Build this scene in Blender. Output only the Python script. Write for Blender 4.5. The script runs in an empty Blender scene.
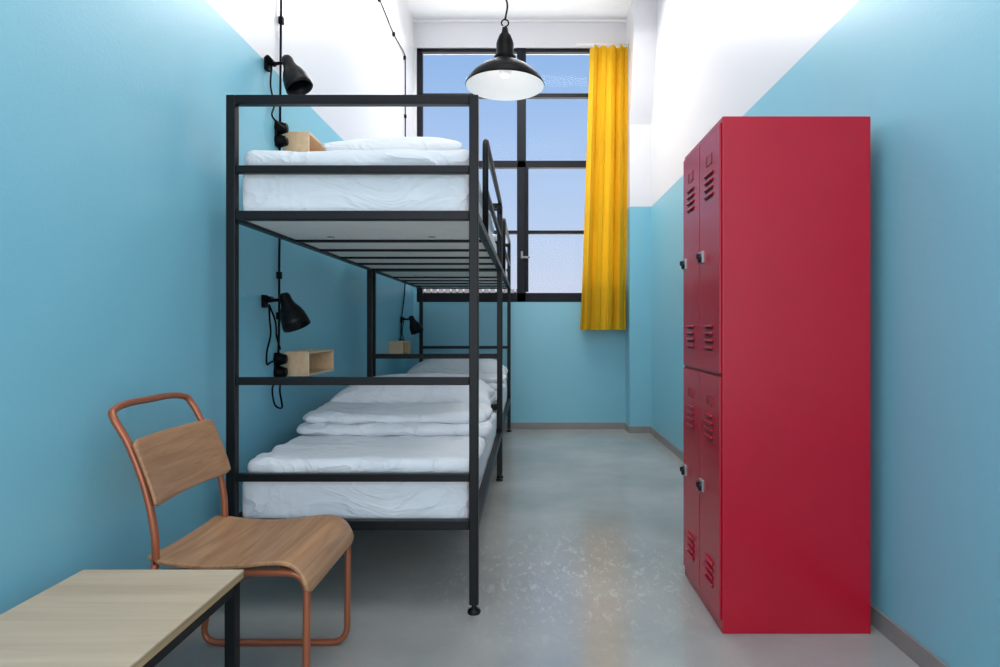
import bpy, bmesh, math, random
from mathutils import Vector, Matrix, noise
random.seed(4)
scene=bpy.context.scene
scene.view_settings.view_transform='Standard'
scene.view_settings.look='None'
scene.view_settings.exposure=0
COL=scene.collection
H=1.09
def lin(c):
    r=[]
    for v in c:
        v=v/255.0
        r.append(v/12.92 if v<=0.04045 else ((v+0.055)/1.055)**2.4)
    return (r[0],r[1],r[2],1.0)
# ------------------------------------------------ materials
def new_mat(name):
    m=bpy.data.materials.new(name); m.use_nodes=True
    return m,m.node_tree.nodes,m.node_tree.links,m.node_tree.nodes['Principled BSDF']
def pmat(name,col,rough=0.5,metal=0.0,var=0.05,scale=8,bump=0.0,bscale=60,spec=0.5):
    m,n,l,b=new_mat(name)
    tc=n.new('ShaderNodeTexCoord')
    t=n.new('ShaderNodeTexNoise'); t.inputs['Scale'].default_value=scale; t.inputs['Detail'].default_value=4
    l.new(tc.outputs['Object'],t.inputs['Vector'])
    r=n.new('ShaderNodeValToRGB')
    c=lin(col)
    r.color_ramp.elements[0].position=0.3; r.color_ramp.elements[1].position=0.7
    r.color_ramp.elements[0].color=(c[0]*(1-var),c[1]*(1-var),c[2]*(1-var),1)
    r.color_ramp.elements[1].color=(min(1,c[0]*(1+var)),min(1,c[1]*(1+var)),min(1,c[2]*(1+var)),1)
    l.new(t.outputs['Fac'],r.inputs['Fac']); l.new(r.outputs['Color'],b.inputs['Base Color'])
    b.inputs['Roughness'].default_value=rough; b.inputs['Metallic'].default_value=metal
    b.inputs['Specular IOR Level'].default_value=spec
    if bump>0:
        t2=n.new('ShaderNodeTexNoise'); t2.inputs['Scale'].default_value=bscale; t2.inputs['Detail'].default_value=5
        l.new(tc.outputs['Object'],t2.inputs['Vector'])
        bp=n.new('ShaderNodeBump'); bp.inputs['Strength'].default_value=bump; bp.inputs['Distance'].default_value=0.01
        l.new(t2.outputs['Fac'],bp.inputs['Height']); l.new(bp.outputs['Normal'],b.inputs['Normal'])
    return m
BLUE=(130,193,211); WHITE=(224,224,227)
def two_tone(name,split):
    m,n,l,b=new_mat(name)
    g=n.new('ShaderNodeNewGeometry'); s=n.new('ShaderNodeSeparateXYZ')
    l.new(g.outputs['Position'],s.inputs[0])
    gt=n.new('ShaderNodeMath'); gt.operation='GREATER_THAN'; gt.inputs[1].default_value=split
    l.new(s.outputs['Z'],gt.inputs[0])
    t=n.new('ShaderNodeTexNoise'); t.inputs['Scale'].default_value=1.5; t.inputs['Detail'].default_value=3
    l.new(g.outputs['Position'],t.inputs['Vector'])
    r=n.new('ShaderNodeValToRGB')
    c=lin(BLUE); r.color_ramp.elements[0].color=(c[0]*.95,c[1]*.97,c[2]*.97,1); r.color_ramp.elements[1].color=(c[0]*1.05,c[1]*1.03,c[2]*1.03,1)
    l.new(t.outputs['Fac'],r.inputs['Fac'])
    mx=n.new('ShaderNodeMix'); mx.data_type='RGBA'
    l.new(gt.outputs[0],mx.inputs['Factor']); l.new(r.outputs['Color'],mx.inputs['A']); mx.inputs['B'].default_value=lin(WHITE)
    l.new(mx.outputs['Result'],b.inputs['Base Color'])
    b.inputs['Roughness'].default_value=0.34
    t2=n.new('ShaderNodeTexNoise'); t2.inputs['Scale'].default_value=120; t2.inputs['Detail'].default_value=3
    l.new(g.outputs['Position'],t2.inputs['Vector'])
    bp=n.new('ShaderNodeBump'); bp.inputs['Strength'].default_value=0.12; bp.inputs['Distance'].default_value=0.004
    l.new(t2.outputs['Fac'],bp.inputs['Height']); l.new(bp.outputs['Normal'],b.inputs['Normal'])
    return m
M_wall=two_tone('wall_two_tone_paint',2.35)
M_white=pmat('white_plaster',(242,242,243),0.7,var=0.02,bump=0.05)
def floor_mat():
    m,n,l,b=new_mat('grey_resin_floor')
    g=n.new('ShaderNodeNewGeometry')
    t=n.new('ShaderNodeTexNoise'); t.inputs['Scale'].default_value=1.1; t.inputs['Detail'].default_value=6; t.inputs['Roughness'].default_value=.6
    l.new(g.outputs['Position'],t.inputs['Vector'])
    r=n.new('ShaderNodeValToRGB'); r.color_ramp.elements[0].color=lin((149,149,146)); r.color_ramp.elements[1].color=lin((172,171,167))
    r.color_ramp.elements[0].position=.35; r.color_ramp.elements[1].position=.65
    l.new(t.outputs['Fac'],r.inputs['Fac'])
    mp=n.new('ShaderNodeMapping'); mp.inputs['Scale'].default_value=(26,11,18); mp.inputs['Rotation'].default_value=(0,0,0.4)
    l.new(g.outputs['Position'],mp.inputs['Vector'])
    v=n.new('ShaderNodeTexNoise'); v.inputs['Scale'].default_value=1.3; v.inputs['Detail'].default_value=8; v.inputs['Roughness'].default_value=.7; v.inputs['Distortion'].default_value=.6
    l.new(mp.outputs[0],v.inputs['Vector'])
    r2=n.new('ShaderNodeValToRGB'); r2.color_ramp.elements[0].position=.53; r2.color_ramp.elements[0].color=(0,0,0,1)
    r2.color_ramp.elements[1].position=.64; r2.color_ramp.elements[1].color=(1,1,1,1)
    l.new(v.outputs['Fac'],r2.inputs['Fac'])
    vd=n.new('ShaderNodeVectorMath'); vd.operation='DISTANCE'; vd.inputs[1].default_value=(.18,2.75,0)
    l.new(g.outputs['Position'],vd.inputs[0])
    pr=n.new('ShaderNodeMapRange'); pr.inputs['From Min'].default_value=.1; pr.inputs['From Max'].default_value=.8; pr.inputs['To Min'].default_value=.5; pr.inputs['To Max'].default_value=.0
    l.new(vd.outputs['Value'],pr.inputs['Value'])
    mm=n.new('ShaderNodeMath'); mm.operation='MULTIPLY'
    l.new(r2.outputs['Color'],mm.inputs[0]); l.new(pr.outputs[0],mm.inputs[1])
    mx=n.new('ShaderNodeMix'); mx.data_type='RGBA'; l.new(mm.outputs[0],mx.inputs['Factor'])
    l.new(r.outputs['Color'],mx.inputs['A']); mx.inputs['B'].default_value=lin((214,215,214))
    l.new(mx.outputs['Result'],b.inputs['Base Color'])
    r3=n.new('ShaderNodeMapRange'); r3.inputs['From Min'].default_value=.35; r3.inputs['From Max'].default_value=.65
    r3.inputs['To Min'].default_value=.11; r3.inputs['To Max'].default_value=.24
    l.new(t.outputs['Fac'],r3.inputs['Value']); l.new(r3.outputs[0],b.inputs['Roughness'])
    b.inputs['Specular IOR Level'].default_value=.9
    bp=n.new('ShaderNodeBump'); bp.inputs['Strength'].default_value=0.02; bp.inputs['Distance'].default_value=0.01
    l.new(v.outputs['Fac'],bp.inputs['Height']); l.new(bp.outputs['Normal'],b.inputs['Normal'])
    return m
M_floor=floor_mat()
M_base=pmat('grey_baseboard',(140,137,135),0.5)
M_black=pmat('black_powder_coat',(10,11,14),0.42,var=.1,bump=.03,spec=.27)
M_lampblack=pmat('black_lamp_enamel',(6,6,8),0.45,var=.1,spec=.09)
M_lampblack2=pmat('black_lamp_satin',(9,9,11),0.4,var=.1,spec=.22)
M_frame=pmat('window_frame_dark',(16,19,28),0.5,var=.1,spec=.25)
M_red=pmat('red_enamel_steel',(180,2,38),0.24,var=.03,bump=.02,bscale=200)
M_redd=pmat('dark_slot',(50,3,12),0.7)
M_chrome=pmat('brushed_chrome',(170,170,175),0.35,metal=.7)
M_plate=pmat('number_plate',(150,30,50),0.4)
M_board=pmat('white_board',(246,240,232),0.6,var=.02)
M_copper=pmat('copper_lacquer',(166,94,64),0.3,metal=0.3,var=.08)
M_shadein=pmat('white_enamel',(250,250,250),0.4,var=.01)
def fabric(name,col,rough=.85,wr=.55,scale=9):
    m,n,l,b=new_mat(name)
    tc=n.new('ShaderNodeTexCoord')
    b.inputs['Base Color'].default_value=lin(col); b.inputs['Roughness'].default_value=rough
    mp=n.new('ShaderNodeMapping'); mp.inputs['Scale'].default_value=(1,2.2,1.5); mp.inputs['Rotation'].default_value=(0,0,.35)
    l.new(tc.outputs['Object'],mp.inputs['Vector'])
    t=n.new('ShaderNodeTexNoise'); t.inputs['Scale'].default_value=scale; t.inputs['Detail'].default_value=3; t.inputs['Roughness'].default_value=.45; t.inputs['Distortion'].default_value=2.2
    l.new(mp.outputs[0],t.inputs['Vector'])
    # fold |n-.5| into sharp crease lines
    s1=n.new('ShaderNodeMath'); s1.operation='SUBTRACT'; s1.inputs[1].default_value=.5; l.new(t.outputs['Fac'],s1.inputs[0])
    s2=n.new('ShaderNodeMath'); s2.operation='ABSOLUTE'; l.new(s1.outputs[0],s2.inputs[0])
    s3=n.new('ShaderNodeMath'); s3.operation='POWER'; s3.inputs[1].default_value=.6; l.new(s2.outputs[0],s3.inputs[0])
    w=n.new('ShaderNodeTexNoise'); w.inputs['Scale'].default_value=400
    l.new(tc.outputs['Object'],w.inputs['Vector'])
    b1=n.new('ShaderNodeBump'); b1.inputs['Strength'].default_value=wr; b1.inputs['Distance'].default_value=.03; b1.invert=True
    b2=n.new('ShaderNodeBump'); b2.inputs['Strength'].default_value=.05; b2.inputs['Distance'].default_value=.003
    l.new(s3.outputs[0],b1.inputs['Height']); l.new(w.outputs['Fac'],b2.inputs['Height'])
    l.new(b1.outputs['Normal'],b2.inputs['Normal']); l.new(b2.outputs['Normal'],b.inputs['Normal'])
    return m
M_linen=fabric('white_linen',(228,230,233),scale=3.0)
def curtain_mat():
    m,n,l,b=new_mat('yellow_curtain_cloth')
    b.inputs['Base Color'].default_value=lin((238,188,24)); b.inputs['Roughness'].default_value=.8
    tr=n.new('ShaderNodeBsdfTranslucent'); tr.inputs['Color'].default_value=lin((244,196,24))
    mx=n.new('ShaderNodeMixShader'); mx.inputs[0].default_value=.22
    o=[x for x in n if x.type=='OUTPUT_MATERIAL'][0]
    l.new(b.outputs[0],mx.inputs[1]); l.new(tr.outputs[0],mx.inputs[2]); l.new(mx.outputs[0],o.inputs['Surface'])
    return m
M_curt=curtain_mat()
def wood(name,c1,c2,axis,rough=.45,scale=1.0):
    m,n,l,b=new_mat(name)
    tc=n.new('ShaderNodeTexCoord'); mp=n.new('ShaderNodeMapping')
    s=[26*scale]*3; s[axis]=1.6*scale
    mp.inputs['Scale'].default_value=s
    l.new(tc.outputs['Object'],mp.inputs['Vector'])
    t=n.new('ShaderNodeTexNoise'); t.inputs['Scale'].default_value=1.3; t.inputs['Detail'].default_value=7; t.inputs['Distortion'].default_value=.8
    l.new(mp.outputs[0],t.inputs['Vector'])
    r=n.new('ShaderNodeValToRGB'); r.color_ramp.elements[0].position=.32; r.color_ramp.elements[1].position=.68
    r.color_ramp.elements[0].color=lin(c1); r.color_ramp.elements[1].color=lin(c2)
    l.new(t.outputs['Fac'],r.inputs['Fac']); l.new(r.outputs['Color'],b.inputs['Base Color'])
    b.inputs['Roughness'].default_value=rough
    return m
M_ply=wood('pale_plywood',(186,164,138),(206,186,160),0,.5,.6)
M_plyedge=wood('plywood_edge',(150,120,86),(190,158,116),1,.6,1)
M_birch=wood('birch_box',(218,182,142),(234,202,164),1,.5,.6)
M_seat=wood('chair_plywood_seat',(154,110,76),(186,140,102),1,.38,1.4)
M_back=wood('chair_plywood_back',(152,106,72),(182,134,96),1,.38,1.4)
# ------------------------------------------------ geometry helpers
def finish(ob,parent=None,smooth=False):
    me=ob.data
    if isinstance(me,bpy.types.Mesh) and len(me.vertices):
        lo=Vector((1e9,)*3); hi=Vector((-1e9,)*3)
        for v in me.vertices:
            for i in range(3):
                lo[i]=min(lo[i],v.co[i]); hi[i]=max(hi[i],v.co[i])
        c=(lo+hi)/2
        me.transform(Matrix.Translation(-c)); ob.location=c
        if smooth:
            for p in me.polygons: p.use_smooth=True
    COL.objects.link(ob)
    if parent is not None:
        ob.parent=parent; ob.matrix_parent_inverse=Matrix.Translation(-Vector(parent.location))
    return ob
def empty(name,loc):
    e=bpy.data.objects.new(name,None); e.location=loc; e.empty_display_size=.1
    COL.objects.link(e); return e
def mesh_from(name,verts,faces,mats,parent=None,smooth=False):
    me=bpy.data.meshes.new(name); me.from_pydata([tuple(v) for v in verts],[],faces); me.update()
    for m in (mats if isinstance(mats,list) else [mats]): me.materials.append(m)
    return finish(bpy.data.objects.new(name,me),parent,smooth)
def add_box(bm,a,b,mi=0):
    x0,y0,z0=[min(a[i],b[i]) for i in range(3)]; x1,y1,z1=[max(a[i],b[i]) for i in range(3)]
    vs=[bm.verts.new(p) for p in [(x0,y0,z0),(x1,y0,z0),(x1,y1,z0),(x0,y1,z0),(x0,y0,z1),(x1,y0,z1),(x1,y1,z1),(x0,y1,z1)]]
    for f in [(0,3,2,1),(4,5,6,7),(0,1,5,4),(1,2,6,5),(2,3,7,6),(3,0,4,7)]:
        fc=bm.faces.new([vs[i] for i in f]); fc.material_index=mi
def boxes(name,lst,mats,parent=None,bevel=0.0,seg=2):
    bm=bmesh.new()
    for it in lst: add_box(bm,it[0],it[1],it[2] if len(it)>2 else 0)
    me=bpy.data.meshes.new(name); bm.to_mesh(me); bm.free()
    for m in (mats if isinstance(mats,list) else [mats]): me.materials.append(m)
    ob=finish(bpy.data.objects.new(name,me),parent)
    if bevel>0:
        md=ob.modifiers.new('bevel','BEVEL'); md.width=bevel; md.segments=seg; md.limit_method='ANGLE'
    return ob
def catmull(pts,n=10):
    pts=[Vector(p) for p in pts]; P=[2*pts[0]-pts[1]]+pts+[2*pts[-1]-pts[-2]]
    out=[]
    for i in range(1,len(P)-2):
        for k in range(n):
            t=k/n; p0,p1,p2,p3=P[i-1],P[i],P[i+1],P[i+2]
            out.append(.5*((2*p1)+(-p0+p2)*t+(2*p0-5*p1+4*p2-p3)*t*t+(-p0+3*p1-3*p2+p3)*t**3))
    out.append(pts[-1]); return out
def rounded(pts,r,n=8):
    pts=[Vector(p) for p in pts]; out=[pts[0]]
    for i in range(1,len(pts)-1):
        p=pts[i]; a=pts[i-1]-p; b=pts[i+1]-p
        ra=min(r,a.length*.49,b.length*.49)
        s=p+a.normalized()*ra; e=p+b.normalized()*ra
        for k in range(n+1):
            t=k/n; out.append((1-t)**2*s+2*t*(1-t)*p+t*t*e)
    out.append(pts[-1]); return out
def tube(name,pts,r,mat,parent=None,seg=12,closed=False):
    pts=[Vector(p) for p in pts]
    q=[pts[0]]
    for p in pts[1:]:
        if (p-q[-1]).length>1e-5: q.append(p)
    pts=q
    verts=[];faces=[]; N=len(pts)
    up=None
    for i,p in enumerate(pts):
        d=(pts[min(i+1,N-1)]-pts[max(i-1,0)]).normalized()
        if up is None:
            up=Vector((0,0,1)) if abs(d.z)<.9 else Vector((1,0,0))
        up=(up-d*up.dot(d)).normalized()
        s=d.cross(up)
        for k in range(seg):
            a=2*math.pi*k/seg
            verts.append(p+r*(math.cos(a)*up+math.sin(a)*s))
    for i in range(N-1):
        for k in range(seg):
            k2=(k+1)%seg
            faces.append((i*seg+k,i*seg+k2,(i+1)*seg+k2,(i+1)*seg+k))
    faces.append(tuple(range(seg))[::-1]); faces.append(tuple((N-1)*seg+k for k in range(seg)))
    return mesh_from(name,verts,faces,mat,parent,True)
def lathe(name,prof,origin,axis,mats,parent=None,seg=48):
    axis=Vector(axis).normalized(); q=Vector((0,0,1)).rotation_difference(axis)
    o=Vector(origin); verts=[];faces=[];
    for (r,h) in prof:
        for k in range(seg):
            a=2*math.pi*k/seg
            verts.append(o+q@Vector((r*math.cos(a),r*math.sin(a),h)))
    for i in range(len(prof)-1):
        for k in range(seg):
            k2=(k+1)%seg; faces.append((i*seg+k,i*seg+k2,(i+1)*seg+k2,(i+1)*seg+k))
    return mesh_from(name,verts,faces,mats,parent,True)
def soft_box(name,lo,hi,rad,mat,amp=.01,nscale=4,seed=0,step=.02,parent=None,wr=0.0,wdir=(1,0.3,0),dome=0.0,pillow=False,radz=None,wfreq=14,edge=0.0):
    lo=Vector(lo);hi=Vector(hi);c=(lo+hi)/2;h=(hi-lo)/2
    n=[max(4,int(2*h[i]/step)) for i in range(3)]
    idx={};verts=[];faces=[]
    def V(i,j,k):
        key=(i,j,k)
        if key in idx: return idx[key]
        u=Vector((2*i/n[0]-1,2*j/n[1]-1,2*k/n[2]-1))
        p=Vector((u.x*h.x,u.y*h.y,u.z*h.z))
        rz=min(radz or rad,h.z*.999)
        R=Vector((min(rad,h.x*.99),min(rad,h.y*.99),rz))
        inner=Vector([max(-(h[a]-R[a]),min(h[a]-R[a],p[a])) for a in range(3)])
        d=Vector([(p[a]-inner[a])/R[a] for a in range(3)])
        L=max(abs(d.x),abs(d.y),abs(d.z))
        nd=d.normalized() if d.length>0 else d
        nrm=nd.copy()
        p=inner+Vector([nd[a]*L*R[a] for a in range(3)])
        if pillow:
            t=max(0,(1-abs(u.x)**3.2))**.5*max(0,(1-abs(u.y)**3.2))**.5
            p.z=u.z*h.z*(.1+.9*t)
            p.x=u.x*h.x*(1-.04*(1-u.y**2)); p.y=u.y*h.y*(1-.05*(1-u.x**2))
        if dome and p.z>0: p.z+=dome*(1-u.x**2)*(1-u.y**2)
        q=(c+p)
        f=noise.fractal(q*nscale+Vector((seed*7.3,seed*3.1,seed)),1.0,2.0,4)*amp
        if edge:
            sd=abs(nrm.x)+abs(nrm.y)
            f+=edge*sd*noise.noise(Vector((q.x*9,q.y*9,q.z*2+seed)))
        if wr:
            wd=Vector(wdir)
            s=q.dot(wd)*wfreq+noise.noise(q*2.2+Vector((seed,0,0)))*6
            f+=wr*(.5-abs(math.sin(s))**.6)*max(0,noise.noise(q*1.9+Vector((0,seed,3)))*1.6+.5)
            s2=q.dot(Vector((wd.y,-wd.x,wd.z)))*wfreq*1.7+noise.noise(q*3.1+Vector((seed,5,0)))*7
            f+=wr*.45*(.5-abs(math.sin(s2))**.5)*max(0,noise.noise(q*2.6+Vector((9,seed,3)))*2)
        if nrm.length==0: nrm=Vector((0,0,1))
        q=q+nrm*f
        idx[key]=len(verts);verts.append(q);return idx[key]
    for a in range(3):
        b,cc=[(1,2),(2,0),(0,1)][a]
        for side in (0,n[a]):
            for i in range(n[b]):
                for j in range(n[cc]):
                    def K(ii,jj):
                        k=[0,0,0];k[a]=side;k[b]=ii;k[cc]=jj;return V(*k)
                    f=[K(i,j),K(i+1,j),K(i+1,j+1),K(i,j+1)]
                    faces.append(f if side else f[::-1])
    return mesh_from(name,verts,faces,mat,parent,True)
# ------------------------------------------------ room shell
XL,XR,YF,YB,ZC=-1.245,1.27,6.63,-1.8,4.41
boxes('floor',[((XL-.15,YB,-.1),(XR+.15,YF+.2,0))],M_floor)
boxes('ceiling',[((XL-.15,YB,ZC),(XR+.15,YF+.2,ZC+.1))],M_white)
boxes('wall_left',[((XL-.12,YB,0),(XL,YF+.2,ZC))],M_wall)
boxes('wall_right',[((XR,YB,0),(XR+.12,YF+.2,ZC))],M_wall)
WX0,WX1,WZ0,WZ1=-1.215,1.05,1.37,4.12
boxes('wall_far',[((XL,YF,0),(XR,YF+.18,WZ0)),((XL,YF,WZ1),(XR,YF+.18,ZC)),((XL,YF,WZ0),(WX0,YF+.18,WZ1)),((WX1,YF,WZ0),(XR,YF+.18,WZ1))],M_wall)
PX=1.045; pv=[]
prof=[(6.37,0),(6.37,3.2),(6.09,4.02),(6.09,ZC)]
for x in (PX,XR):
    for (y,z) in prof: pv.append((x,y,z))
    pv.append((x,YF,ZC)); pv.append((x,YF,0))
mesh_from('pilaster',pv,[(0,1,2,3,4,5)[::-1],(6,7,8,9,10,11)]+[(i,(i+1)%6,6+(i+1)%6,6+i) for i in range(6)],M_wall)
boxes('baseboard_left',[((XL,YB,0),(XL+.012,YF,.07))],M_base,bevel=.003)
boxes('baseboard_right',[((XR-.012,YB,0),(XR,6.37,.07))],M_base,bevel=.003)
boxes('baseboard_far',[((XL,YF-.012,0),(PX,YF,.07)),((PX-.012,6.37,0),(PX,YF,.07)),((PX-.012,6.358,0),(XR,6.37,.07))],M_base,bevel=.003)
boxes('trim_1',[((XL,YF-.03,WZ1+.27),(PX,YF,ZC))],M_white,bevel=.004)
# window
win=empty('window_1',((WX0+WX1)/2,YF+.06,WZ0))
fy0,fy1=YF+.02,YF+.08
def wx(px): return (px-529)/614*(YF+.03)
def wz(py): return H+(328-py)/614*(YF+.03)
fr=[((WX0,fy0,WZ0),(WX0+.06,fy1,WZ1)),((WX1-.055,fy0,WZ0),(WX1,fy1,WZ1)),((WX0,fy0,WZ1-.04),(WX1,fy1,WZ1)),((WX0,fy0-.01,WZ0),(WX1,fy1,WZ0+.10)),
 ((wx(517),fy0-.01,WZ0),(wx(526),fy1,WZ1)),
 ((WX0,fy0,wz(97.5)),(WX1,fy1,wz(93.5))),
 ((WX0,fy0-.01,wz(168)),(WX1,fy1,wz(161))),
 ((WX0,fy0,wz(234)),(WX1,fy1,wz(230.5))),
 ((wx(526),fy0-.03,wz(292)),(wx(528.5),fy1,wz(165)))]
boxes('frame',fr,M_frame,win,bevel=.004)
boxes('handle',[((wx(521),fy0-.06,wz(259)),(wx(523),fy0-.01,wz(252))),((wx(521),fy0-.065,wz(259)),(wx(530),fy0-.05,wz(257)))],M_base,win,bevel=.003)
m,n,l,b=new_mat('window_glass')
tr=n.new('ShaderNodeBsdfTransparent'); gl=n.new('ShaderNodeBsdfGlossy'); gl.inputs['Roughness'].default_value=.02
mx=n.new('ShaderNodeMixShader'); mx.inputs[0].default_value=.006
o=[x for x in n if x.type=='OUTPUT_MATERIAL'][0]
l.new(tr.outputs[0],mx.inputs[1]); l.new(gl.outputs[0],mx.inputs[2]); l.new(mx.outputs[0],o.inputs['Surface'])
mesh_from('glass',[(WX0,YF+.05,WZ0),(WX1,YF+.05,WZ0),(WX1,YF+.05,WZ1),(WX0,YF+.05,WZ1)],[(0,1,2,3)],m,win)
# outside: fence, and unseen pale ground added to bounce sun onto the ceiling
boxes('bounce_ground',[((-9,YF+.25,-.1),(9,20,0))],pmat('bounce_surface',(222,220,216),.8,var=.05))
fl=[]
x=-4.0
while x<-.15:
    fl.append(((x,11.9,0),(x+.09,11.95,1.84+.02*random.random()))); x+=.125
fl+= [((-4,11.95,1.70),(-.1,12,1.80)),((-4,11.95,.3),(-.1,12,.36))]
boxes('rooftop_fence',fl,pmat('weathered_fence',(96,92,92),.8,var=.2))
# curtain
cur=empty('curtain',(.8,6.42,1.07))
nx,nz=200,60; cv=[];cf=[]
for j in range(nz+1):
    t=j/nz; z=1.07+t*(4.06-1.07)
    xl=.535+(.655-.535)*t**.8; xr=1.025
    for i in range(nx+1):
        s=i/nx
        ph=s*2*math.pi*4.6+.5*math.sin(t*2.2)+1.3*math.sin(s*5+t*.6)
        a=.088*(1-.3*t)*(.75+.35*math.sin(s*9+1))
        cv.append((xl+(xr-xl)*s+.014*math.sin(ph*2+1),6.475+a*math.sin(ph)+.012*noise.noise(Vector((s*6,t*5,0))),z))
for j in range(nz):
    for i in range(nx):
        k=j*(nx+1)+i; cf.append((k,k+1,k+nx+2,k+nx+1))
cl=mesh_from('cloth',cv,cf,M_curt,cur,True)
tube('rail',[(.5,6.46,4.075),(1.04,6.46,4.075)],.01,M_white,cur)
# ------------------------------------------------ bunk beds
BX0,BX1=-1.135,-.2105; W=.0175
def bunk(y0,y1):
    e=empty('bunk_bed',((BX0+BX1)/2,(y0+y1)/2,0))
    for k,(x,y) in enumerate([(BX0,y0),(BX1,y0),(BX0,y1),(BX1,y1)]):
        boxes('post_%d'%(k+1),[((x-W,y-W,.035),(x+W,y+W,1.9775))],M_black,e,bevel=.003)
        lathe('foot_%d'%(k+1),[(0,0),(.024,0),(.026,.006),(.022,.014),(.009,.018),(.009,.04)],(x,y,0),(0,0,1),M_black,e,16)
    rl=[]
    for y in (y0,y1):
        for z in (1.96,1.695,1.519,.887,.519,.339):
            w=W if z in (1.96,1.519,.339) else W*.85
            rl.append(((BX0+W,y-w,z-w),(BX1-W,y+w,z+w)))
    boxes('end_rails',rl,M_black,e,bevel=.003)
    sr=[]
    for x in (BX0,BX1):
        for z in (1.519,.339):
            sr.append(((x-W,y0+W,z-W),(x+W,y1-W,z+W)))
    boxes('side_rails',sr,M_black,e,bevel=.003)
    g0=y0+.56; X=BX1+.004
    gp=rounded([(X,g0,1.50),(X,g0,1.985),(X,y1-.02,1.985),(X,y1-.02,1.90)],.05,6)
    tube('guard_rail',gp,.0145,M_black,e,10)
    boxes('guard_mid_rail',[((X-.011,g0,1.735),(X+.011,y1-W,1.76))],M_black,e,bevel=.003)
    for z,nm in ((1.519,'upper'),(.339,'lower')):
        boxes(nm+'_deck_board',[((BX0+W,y0+W,z-.006),(BX1-W,y1-W,z+.003))],M_board,e)
        cb=[]
        for yy in (y0+.60,y0+.95,y0+1.30,y0+1.65):
            cb.append(((BX0+W,yy-.0125,z-.0175),(BX1-W,yy+.0125,z-.0065)))
        boxes(nm+'_crossbars',cb,M_black,e)
        for k,(hx) in enumerate((-.92,-.45)):
            lathe(nm+'_vent_hole_%d'%(k+1),[(0,0),(.018,0),(.018,.001)],(hx,y0+.50,z-.0075),(0,0,1),M_base,e,20)
    return e
B1=(2.35,4.38); B2=(4.47,6.46)
bunk(*B1); bunk(*B2)
def bedding(y0,y1,sd):
    ml,mr=BX0+.019,BX1-.019
    zz=1.5235
    soft_box('mattress',(ml,y0+.022,zz),(mr,y1-.03,zz+.172),.022,M_linen,amp=.002,seed=sd,step=.018,wr=.003,wdir=(1,0,.4))
    soft_box('duvet',(ml+.002,y0+.026,zz+.180),(mr,y1-.3,zz+.264),.04,M_linen,amp=.009,nscale=2.4,seed=sd+1,step=.012,wr=.008,wdir=(1,.2,.5),radz=.036,wfreq=9,edge=.01)
    soft_box('pillow',(-.86,y0+.20,zz+.255),(-.28,y0+.68,zz+.395),.06,M_linen,amp=.008,seed=sd+2,step=.016,pillow=True,wr=.003)
    zz=.3425
    soft_box('mattress',(ml,y0+.022,zz),(mr,y1-.03,zz+.156),.022,M_linen,amp=.003,seed=sd+3,step=.014,wr=.007,wdir=(1,0,.8))
    soft_box('duvet',(ml,y0+.034,zz+.163),(BX1+.002,y0+1.15,zz+.240),.045,M_linen,amp=.011,nscale=2.2,seed=sd+4,step=.009,wr=.016,wdir=(.9,.5,0),radz=.036,wfreq=8,edge=.014)
    fd=empty('folded_duvet',((ml+BX1)/2,y0+.8,zz+.23))
    soft_box('lower_fold',(ml+.01,y0+.52,zz+.232),(BX1+.02,y0+1.02,zz+.294),.05,M_linen,amp=.009,nscale=3.2,seed=sd+5,step=.008,wr=.015,wdir=(.35,1,.3),radz=.030,edge=.022,parent=fd)
    soft_box('upper_fold',(ml+.012,y0+.56,zz+.282),(BX1+.012,y0+1.02,zz+.342),.05,M_linen,amp=.009,nscale=3.2,seed=sd+6,step=.008,wr=.015,wdir=(.3,1,.3),radz=.030,edge=.022,parent=fd)
    soft_box('pillow',(ml+.02,y0+1.00,zz+.18),(BX1+.004,y0+1.58,zz+.475),.06,M_linen,amp=.008,seed=sd+7,step=.011,pillow=True,wr=.010)
bedding(*B1,1); bedding(*B2,20)
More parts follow.
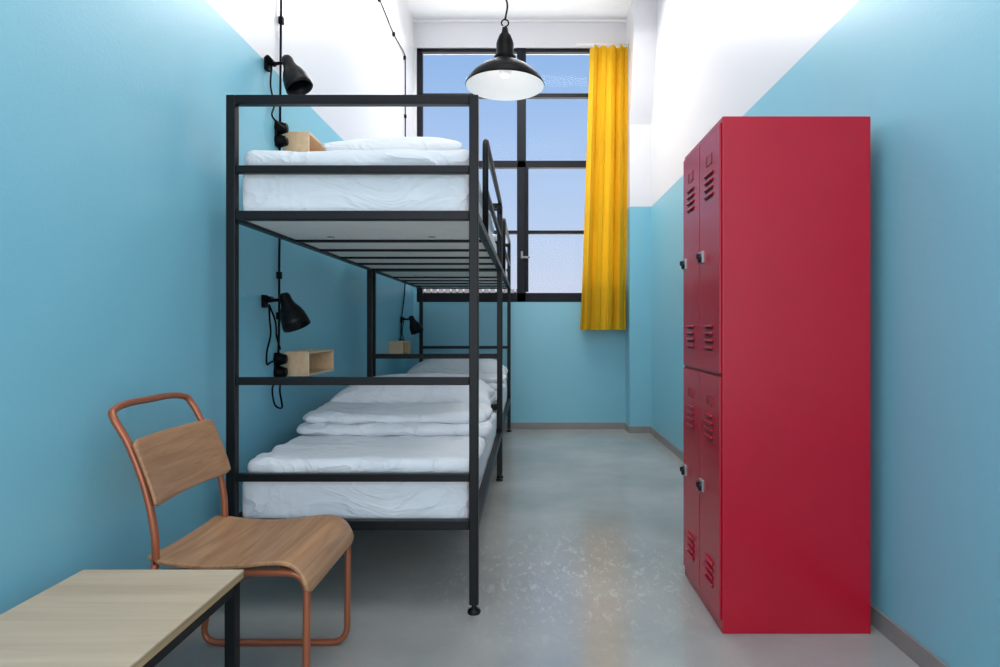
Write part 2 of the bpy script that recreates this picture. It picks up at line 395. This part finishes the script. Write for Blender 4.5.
# ------------------------------------------------ lockers
LX0,LX1,LY0,LY1,LZ=.6875,1.218,2.187,2.72,1.845
lk=empty('locker_cabinet',((LX0+LX1)/2,(LY0+LY1)/2,0))
boxes('body',[((LX0+.002,LY0,0),(LX1,LY1,LZ))],M_red,lk,bevel=.003)
ym=(LY0+LY1)/2
kd=0
for (ya,yb) in ((LY0+.010,ym-.004),(ym+.004,LY1-.010)):
    for (za,zb) in ((.045,.916),(.926,LZ-.02)):
        kd+=1
        boxes('door_recess_%d'%kd,[((LX0+.0012,ya-.003,za-.003),(LX0+.0022,yb+.003,zb+.003))],M_redd,lk)
        boxes('door_%d'%kd,[((LX0-.006,ya,za),(LX0+.002,yb,zb))],M_red,lk,bevel=.002)
        yc=(ya+yb)/2; dl=[];sl=[]
        for zc in (zb-.20,za+.125):
            for q in range(4):
                z=zc+(q-1.5)*.027
                sl.append(((LX0-.0072,yc-.046,z-.006),(LX0-.0055,yc+.046,z+.001)))
                dl.append(((LX0-.014,yc-.050,z+.001),(LX0-.005,yc+.050,z+.010)))
        boxes('louvres_%d'%kd,dl,M_red,lk,bevel=.003)
        boxes('slots_%d'%kd,sl,M_redd,lk)
        z=zb-.10
        boxes('card_holder_%d'%kd,[((LX0-.009,yc-.035,z-.02),(LX0-.005,yc+.035,z-.016)),((LX0-.009,yc-.035,z-.02),(LX0-.005,yc-.031,z+.02)),((LX0-.009,yc+.031,z-.02),(LX0-.005,yc+.035,z+.02))],M_red,lk)
        boxes('number_plate_%d'%kd,[((LX0-.0075,yc-.030,z-.015),(LX0-.005,yc+.030,z+.018))],M_plate,lk)
        z=za+(zb-za)*.49; yl=yb-.035
        boxes('latch_%d'%kd,[((LX0-.014,yl-.022,z-.022),(LX0-.005,yl+.022,z+.024))],M_chrome,lk,bevel=.002)
        boxes('hasp_%d'%kd,[((LX0-.030,yl-.004,z-.006),(LX0-.010,yl+.004,z+.014))],M_black,lk,bevel=.002)
        lathe('lock_%d'%kd,[(0,0),(.012,0),(.013,.010),(.010,.012),(0,.012)],(LX0-.012,yl-.006,z-.008),(-1,0,0),M_black,lk,20)
# ------------------------------------------------ pendant lamp
PXc,PY,PZ=-.123,3.15,2.33
pl=empty('pendant_lamp',(PXc,PY,PZ))
outer=[(.2,0),(.203,.004),(.2,.010),(.19,.03),(.165,.06),(.125,.092),(.085,.115),(.06,.128),(.052,.135),(.056,.14),(.056,.15),(.045,.155),(.045,.215),(.04,.235),(.03,.26),(.018,.275),(.014,.30),(.006,.305),(0,.305)]
lathe('shade',outer,(PXc,PY,PZ),(0,0,1),[M_lampblack],pl,64)
inner=[(.2,0),(.196,.006),(.186,.028),(.161,.056),(.121,.087),(.08,.11),(.045,.122),(0,.122)]
lathe('shade_lining',inner,(PXc,PY,PZ),(0,0,1),[M_shadein],pl,64)
lathe('bulb',[(0,0),(.02,.004),(.032,.02),(.034,.035),(.028,.055),(.016,.07),(.014,.08)],(PXc,PY,PZ+.045),(0,0,1),M_shadein,pl,24)
tube('hook',[(PXc+.018*math.sin(a),PY,PZ+.325-.018*math.cos(a)) for a in [i*math.pi/10 for i in range(0,19)]],.004,M_lampblack,pl,8)
tube('cord',[(PXc,PY,PZ+.34)]+catmull([(PXc+.004,PY,PZ+.36),(PXc+.012,PY,PZ+.42),(PXc-.006,PY,PZ+.50),(PXc,PY,PZ+.7),(PXc,PY,ZC)],8),.005,M_lampblack,pl,8)
lathe('ceiling_rose',[(0,0),(.05,0),(.05,.03),(.01,.05)],(PXc,PY,ZC),(0,0,-1),M_lampblack,pl,24)
ld=bpy.data.lights.new('bulb_light','POINT'); ld.energy=.4; ld.color=(1,.97,.92); ld.shadow_soft_size=.03
lo_=bpy.data.objects.new('bulb_light',ld); lo_.location=(PXc,PY,PZ+.0); COL.objects.link(lo_)
lo_.parent=pl; lo_.matrix_parent_inverse=Matrix.Translation(-Vector(pl.location))
# ------------------------------------------------ wall lamps, sockets, cables
cX=XL+.012
def cable(pts,par,r=.0045,name='cord'):
    return tube(name,catmull(pts,8),r,M_lampblack,par,8)
def wall_lamp(y,z,cords=()):
    e=empty('wall_lamp',(XL,y,z)); X=XL+.0005
    boxes('bracket',[((X,y-.02,z-.03),(X+.018,y+.02,z+.03))],M_lampblack,e,bevel=.004)
    tube('arm',rounded([(X+.01,y,z),(X+.06,y,z+.005),(X+.105,y+.0,z+.01)],.02),.008,M_lampblack,e,10)
    tube('crossbar',[(X+.03,y-.05,z+.012),(X+.03,y+.03,z+.012)],.012,M_lampblack,e,10)
    d=Vector((.42,-.10,-.9)).normalized()
    o=Vector((X+.100,y,z+.025))
    lathe('knuckle',[(0,-.02),(.013,-.018),(.015,0),(.015,.01),(0,.012)],o,(0,1,0),M_lampblack,e,16)
    lathe('shade',[(0,-.01),(.022,-.008),(.027,.004),(.028,.03),(.034,.05),(.048,.075),(.057,.10),(.062,.135),(.064,.160),(.061,.160),(.056,.12),(.045,.075),(.02,.05),(0,.05)],o,d,M_lampblack2,e,32)
    for k,c in enumerate(cords): cable(c,e,name='cord_%d'%(k+1))
    return e
wall_lamp(2.90,2.335,[[(XL+.03,2.90,2.33),(XL+.02,2.91,2.24),(XL+.012,2.97,2.17),(XL+.02,2.93,2.1),(XL+.055,2.985,2.06)]])
wall_lamp(2.87,1.215,[[(XL+.03,2.87,1.20),(XL+.02,2.90,1.13),(XL+.012,2.93,1.06),(XL+.02,2.87,.98),(XL+.012,2.89,.92),(XL+.02,2.93,.93),(XL+.055,2.98,.935)],
  [(XL+.03,2.87,1.20),(XL+.035,2.93,1.12),(XL+.02,2.98,1.05),(XL+.03,3.0,.985)],
  [(XL+.03,3.0,.83),(XL+.04,2.97,.78),(XL+.03,3.02,.70),(XL+.02,2.96,.72),(XL+.02,2.93,.80),(XL+.03,2.96,.84)]])
wall_lamp(5.95,1.17,[[(XL+.03,5.95,1.16),(XL+.02,5.93,1.05),(XL+.04,5.9,.97)]])
def socket(y,z,name='wall_socket'):
    e=empty(name,(XL,y,z)); X=XL+.0005
    for k,dz in enumerate((-.032,.032)):
        lathe('cup_%d'%(k+1),[(0,0),(.032,0),(.032,.018),(.026,.035),(.022,.05),(0,.05)],(X,y,z+dz),(1,0,0),M_lampblack,e,24)
    boxes('backplate',[((X,y-.03,z-.065),(X+.01,y+.03,z+.065))],M_lampblack,e,bevel=.004)
    return e
HC=3.80
s1=socket(3.03,2.045); s2=socket(3.02,.905); s3=socket(5.9,.92)
def clips(lst,par):
    boxes('cable_clips',[((XL+.0005,y-.012,z-.018),(XL+.024,y+.012,z+.018)) for (y,z) in lst],M_lampblack,par,bevel=.004)
cable([(cX,5.9,.97),(cX,5.95,1.2),(cX,6.1,1.5),(cX,6.12,2.0),(cX,6.12,3.0),(cX,6.12,3.7),(cX,6.07,HC),(cX,5.6,HC-.03),(cX,5.06,HC),(cX,4.5,HC-.02),(cX,4,HC),(cX,3.12,HC)],s3,.006,'supply_cable')
cable([(cX,3.12,HC),(cX,3.07,HC-.06),(cX,3.06,3.4),(cX,3.055,2.8),(cX,3.04,2.09)],s1,.006,'supply_cable')
cable([(cX,3.035,1.98),(cX,3.04,1.7),(cX,3.03,1.4),(cX,3.03,1.15),(cX,3.02,.96)],s2,.006,'supply_cable')
clips([(6.09,HC-.03),(5.6,HC-.03),(5.06,HC),(4.5,HC),(4,HC),(6.12,3.2),(6.12,2.6)],s3)
clips([(3.07,HC-.04),(3.06,3.2),(3.055,2.62)],s1); clips([(3.03,1.35),(3.03,1.15)],s2)
def shelf(y,z,L=.40,d=.125,h=.125,t=.012):
    e=empty('wall_shelf',(XL,y,z)); X=XL+.0005
    boxes('box',[((X,y,z),(X+d,y+L,z+t)),((X,y,z+h-t),(X+d,y+L,z+h)),((X,y,z+t),(X+d,y+t,z+h-t)),((X,y+L-t,z+t),(X+d,y+L,z+h-t)),((X,y+t,z+t),(X+.006,y+L-t,z+h-t))],M_birch,e,bevel=.0015)
shelf(3.12,.845); shelf(3.12,1.965); shelf(5.45,.845,.36)
# ------------------------------------------------ chair (facing +X)
ch=empty('chair',(-.85,1.915,0))
YN,YFr=1.72,2.11; R=.0105
def side(y,nm):
    p=[(-1.045,y,.44),(-1.075,y,.28),(-1.125,y,R+.0),(-.625,y,R),(-.622,y,.405),(-1.03,y,.405)]
    tube(nm,rounded(p,.06,10),R,M_copper,ch,14)
side(YN,'side_frame_1'); side(YFr,'side_frame_2')
bk=[(-1.045,YN,.43),(-1.05,YN,.52),(-1.075,YN,.64),(-1.12,YN,.76),(-1.165,YN,.84),(-1.178,YN+.03,.860)]
up=[Vector(p) for p in bk]
bk2=[Vector((p.x,YN+YFr-p.y,p.z)) for p in up][::-1]
mid=[Vector((-1.183,YN+.10,.868)),Vector((-1.183,(YN+YFr)/2,.868)),Vector((-1.183,YFr-.10,.868))]
tube('back_loop',catmull(up+mid+bk2,8),R,M_copper,ch,14)
tube('cross_tube',[(-.98,YN,.405),(-.98,YFr,.405)],R*.8,M_copper,ch,10)
tube('cross_tube_front',[(-.70,YN,.405),(-.70,YFr,.405)],R*.8,M_copper,ch,10)
sp=catmull([(-1.075,0,.437),(-1.0,0,.425),(-.9,0,.418),(-.8,0,.424),(-.72,0,.434),(-.67,0,.432),(-.637,0,.413),(-.618,0,.380),(-.612,0,.352)],6)
def sheet(name,grid,thick,mat,par,bev=.003):
    nr=len(grid);nc=len(grid[0]);v=[p for r in grid for p in r]
    f=[(i*nc+j,i*nc+j+1,(i+1)*nc+j+1,(i+1)*nc+j) for i in range(nr-1) for j in range(nc-1)]
    ob=mesh_from(name,v,f,mat,par,True)
    s=ob.modifiers.new('solid','SOLIDIFY'); s.thickness=thick; s.offset=0
    b=ob.modifiers.new('bev','BEVEL'); b.width=bev; b.segments=2; b.limit_method='ANGLE'; b.angle_limit=math.radians(50)
    return ob
grid=[]
n_=len(sp)
for i,p in enumerate(sp):
    row=[]
    t=i/(n_-1)
    hw=.205+.018*t
    if t<.1: hw-= .02*(1-t/.1)**2
    if t>.92: hw-=.03*((t-.92)/.08)**2
    for j in range(17):
        s=-1+2*j/16
        row.append(Vector((p.x,(YN+YFr)/2+s*hw,p.z+.008*s*s*(1-t)-.001)))
    grid.append(row)
sheet('seat',grid,.012,M_seat,ch)
grid=[]
for i in range(13):
    t=i/12; z=.59+.187*t
    xb=-1.052-.062*t**1.2
    row=[]
    for j in range(21):
        s=-1+2*j/20
        e_=max(0,(abs(s)-.9)/.1)
        hw=.213
        zz=z+(.5-t)*.02*e_**2
        row.append(Vector((xb+.012-.022*(1-s*s)+.004,(YN+YFr)/2+s*hw,zz)))
    grid.append(row)
sheet('backrest',grid,.010,M_back,ch)
# ------------------------------------------------ side table
TX0,TX1,TY0,TY1,TZ=-1.172,-.75,.82,1.615,.455
tb=empty('side_table',((TX0+TX1)/2,(TY0+TY1)/2,0))
boxes('top',[((TX0,TY0,TZ-.006),(TX1,TY1,TZ))],M_ply,tb,bevel=.0015)
boxes('top_edge',[((TX0+.0005,TY0+.0005,TZ-.022),(TX1-.0005,TY1-.0005,TZ-.005))],M_plyedge,tb)
tw=.028
il=[]
x0,x1,y0,y1=TX0+.005,TX1-.004,TY0+.01,TY1-.012
for x in (x0,x1-tw):
    for y in (y0,y1-tw): il.append(((x,y,0),(x+tw,y+tw,TZ-.023)))
il+=[((x0+tw,y0+.002,TZ-.05),(x1-tw,y0+tw-.002,TZ-.023)),((x0+tw,y1-tw+.002,TZ-.05),(x1-tw,y1-.002,TZ-.023)),
 ((x0+.002,y0+tw,TZ-.05),(x0+tw-.002,y1-tw,TZ-.023)),((x1-tw+.002,y0+tw,TZ-.05),(x1-.002,y1-tw,TZ-.023))]
boxes('steel_frame',il,M_black,tb,bevel=.002)
# ------------------------------------------------ world & lights
w=bpy.data.worlds.new('sky'); scene.world=w; w.use_nodes=True
n=w.node_tree.nodes;l=w.node_tree.links;bg=n['Background']
tc=n.new('ShaderNodeTexCoord');s=n.new('ShaderNodeSeparateXYZ');r=n.new('ShaderNodeValToRGB')
l.new(tc.outputs['Generated'],s.inputs[0]);l.new(s.outputs['Z'],r.inputs['Fac'])
cr=r.color_ramp
cr.elements[0].position=0;cr.elements[0].color=lin((208,214,230))
cr.elements[1].position=1;cr.elements[1].color=lin((90,145,220))
for p,c in ((.15,(188,208,238)),(.30,(166,196,238)),(.45,(136,178,230))):
    e=cr.elements.new(p);e.color=lin(c)
l.new(r.outputs['Color'],bg.inputs['Color']);bg.inputs['Strength'].default_value=1.02
def area(name,loc,rot,sx,sy,e,col=(1,1,1)):
    d=bpy.data.lights.new(name,'AREA');d.shape='RECTANGLE';d.size=sx;d.size_y=sy;d.energy=e;d.color=col
    o=bpy.data.objects.new(name,d);o.location=loc;o.rotation_euler=[math.radians(a) for a in rot];COL.objects.link(o);return o
area('added_fill_far',(0,5.1,4.36),(-15,0,0),1.6,1.8,104,(1,.98,.96))  # added fill under the ceiling, above the view; no fixture there
area('added_fill_near',(0,1.6,4.36),(0,0,0),1.6,2.4,42,(1,.98,.955))  # second added overhead fill, out of view, brightens the near half
area('added_fill_rear',(0,-1.7,1.8),(90,0,0),2.2,3.0,62,(1,.98,.965))  # added frontal fill in the open back of the room, not a window
sd=bpy.data.lights.new('sun','SUN'); sd.energy=22; sd.angle=.01; sd.color=(1,.98,.95)
so=bpy.data.objects.new('sun',sd); so.location=(6,4,8); COL.objects.link(so)
so.rotation_euler=Vector((-.75,.12,-1)).to_track_quat('-Z','Y').to_euler()
# ------------------------------------------------ camera
cam=bpy.data.cameras.new('camera');co=bpy.data.objects.new('camera',cam);COL.objects.link(co)
co.location=(0,0,H);co.rotation_euler=(math.radians(90),0,0)
cam.sensor_width=36;cam.sensor_fit='HORIZONTAL';cam.lens=22.1;cam.shift_x=-.029;cam.shift_y=-.0055
cam.clip_start=.05;cam.clip_end=200
scene.camera=co
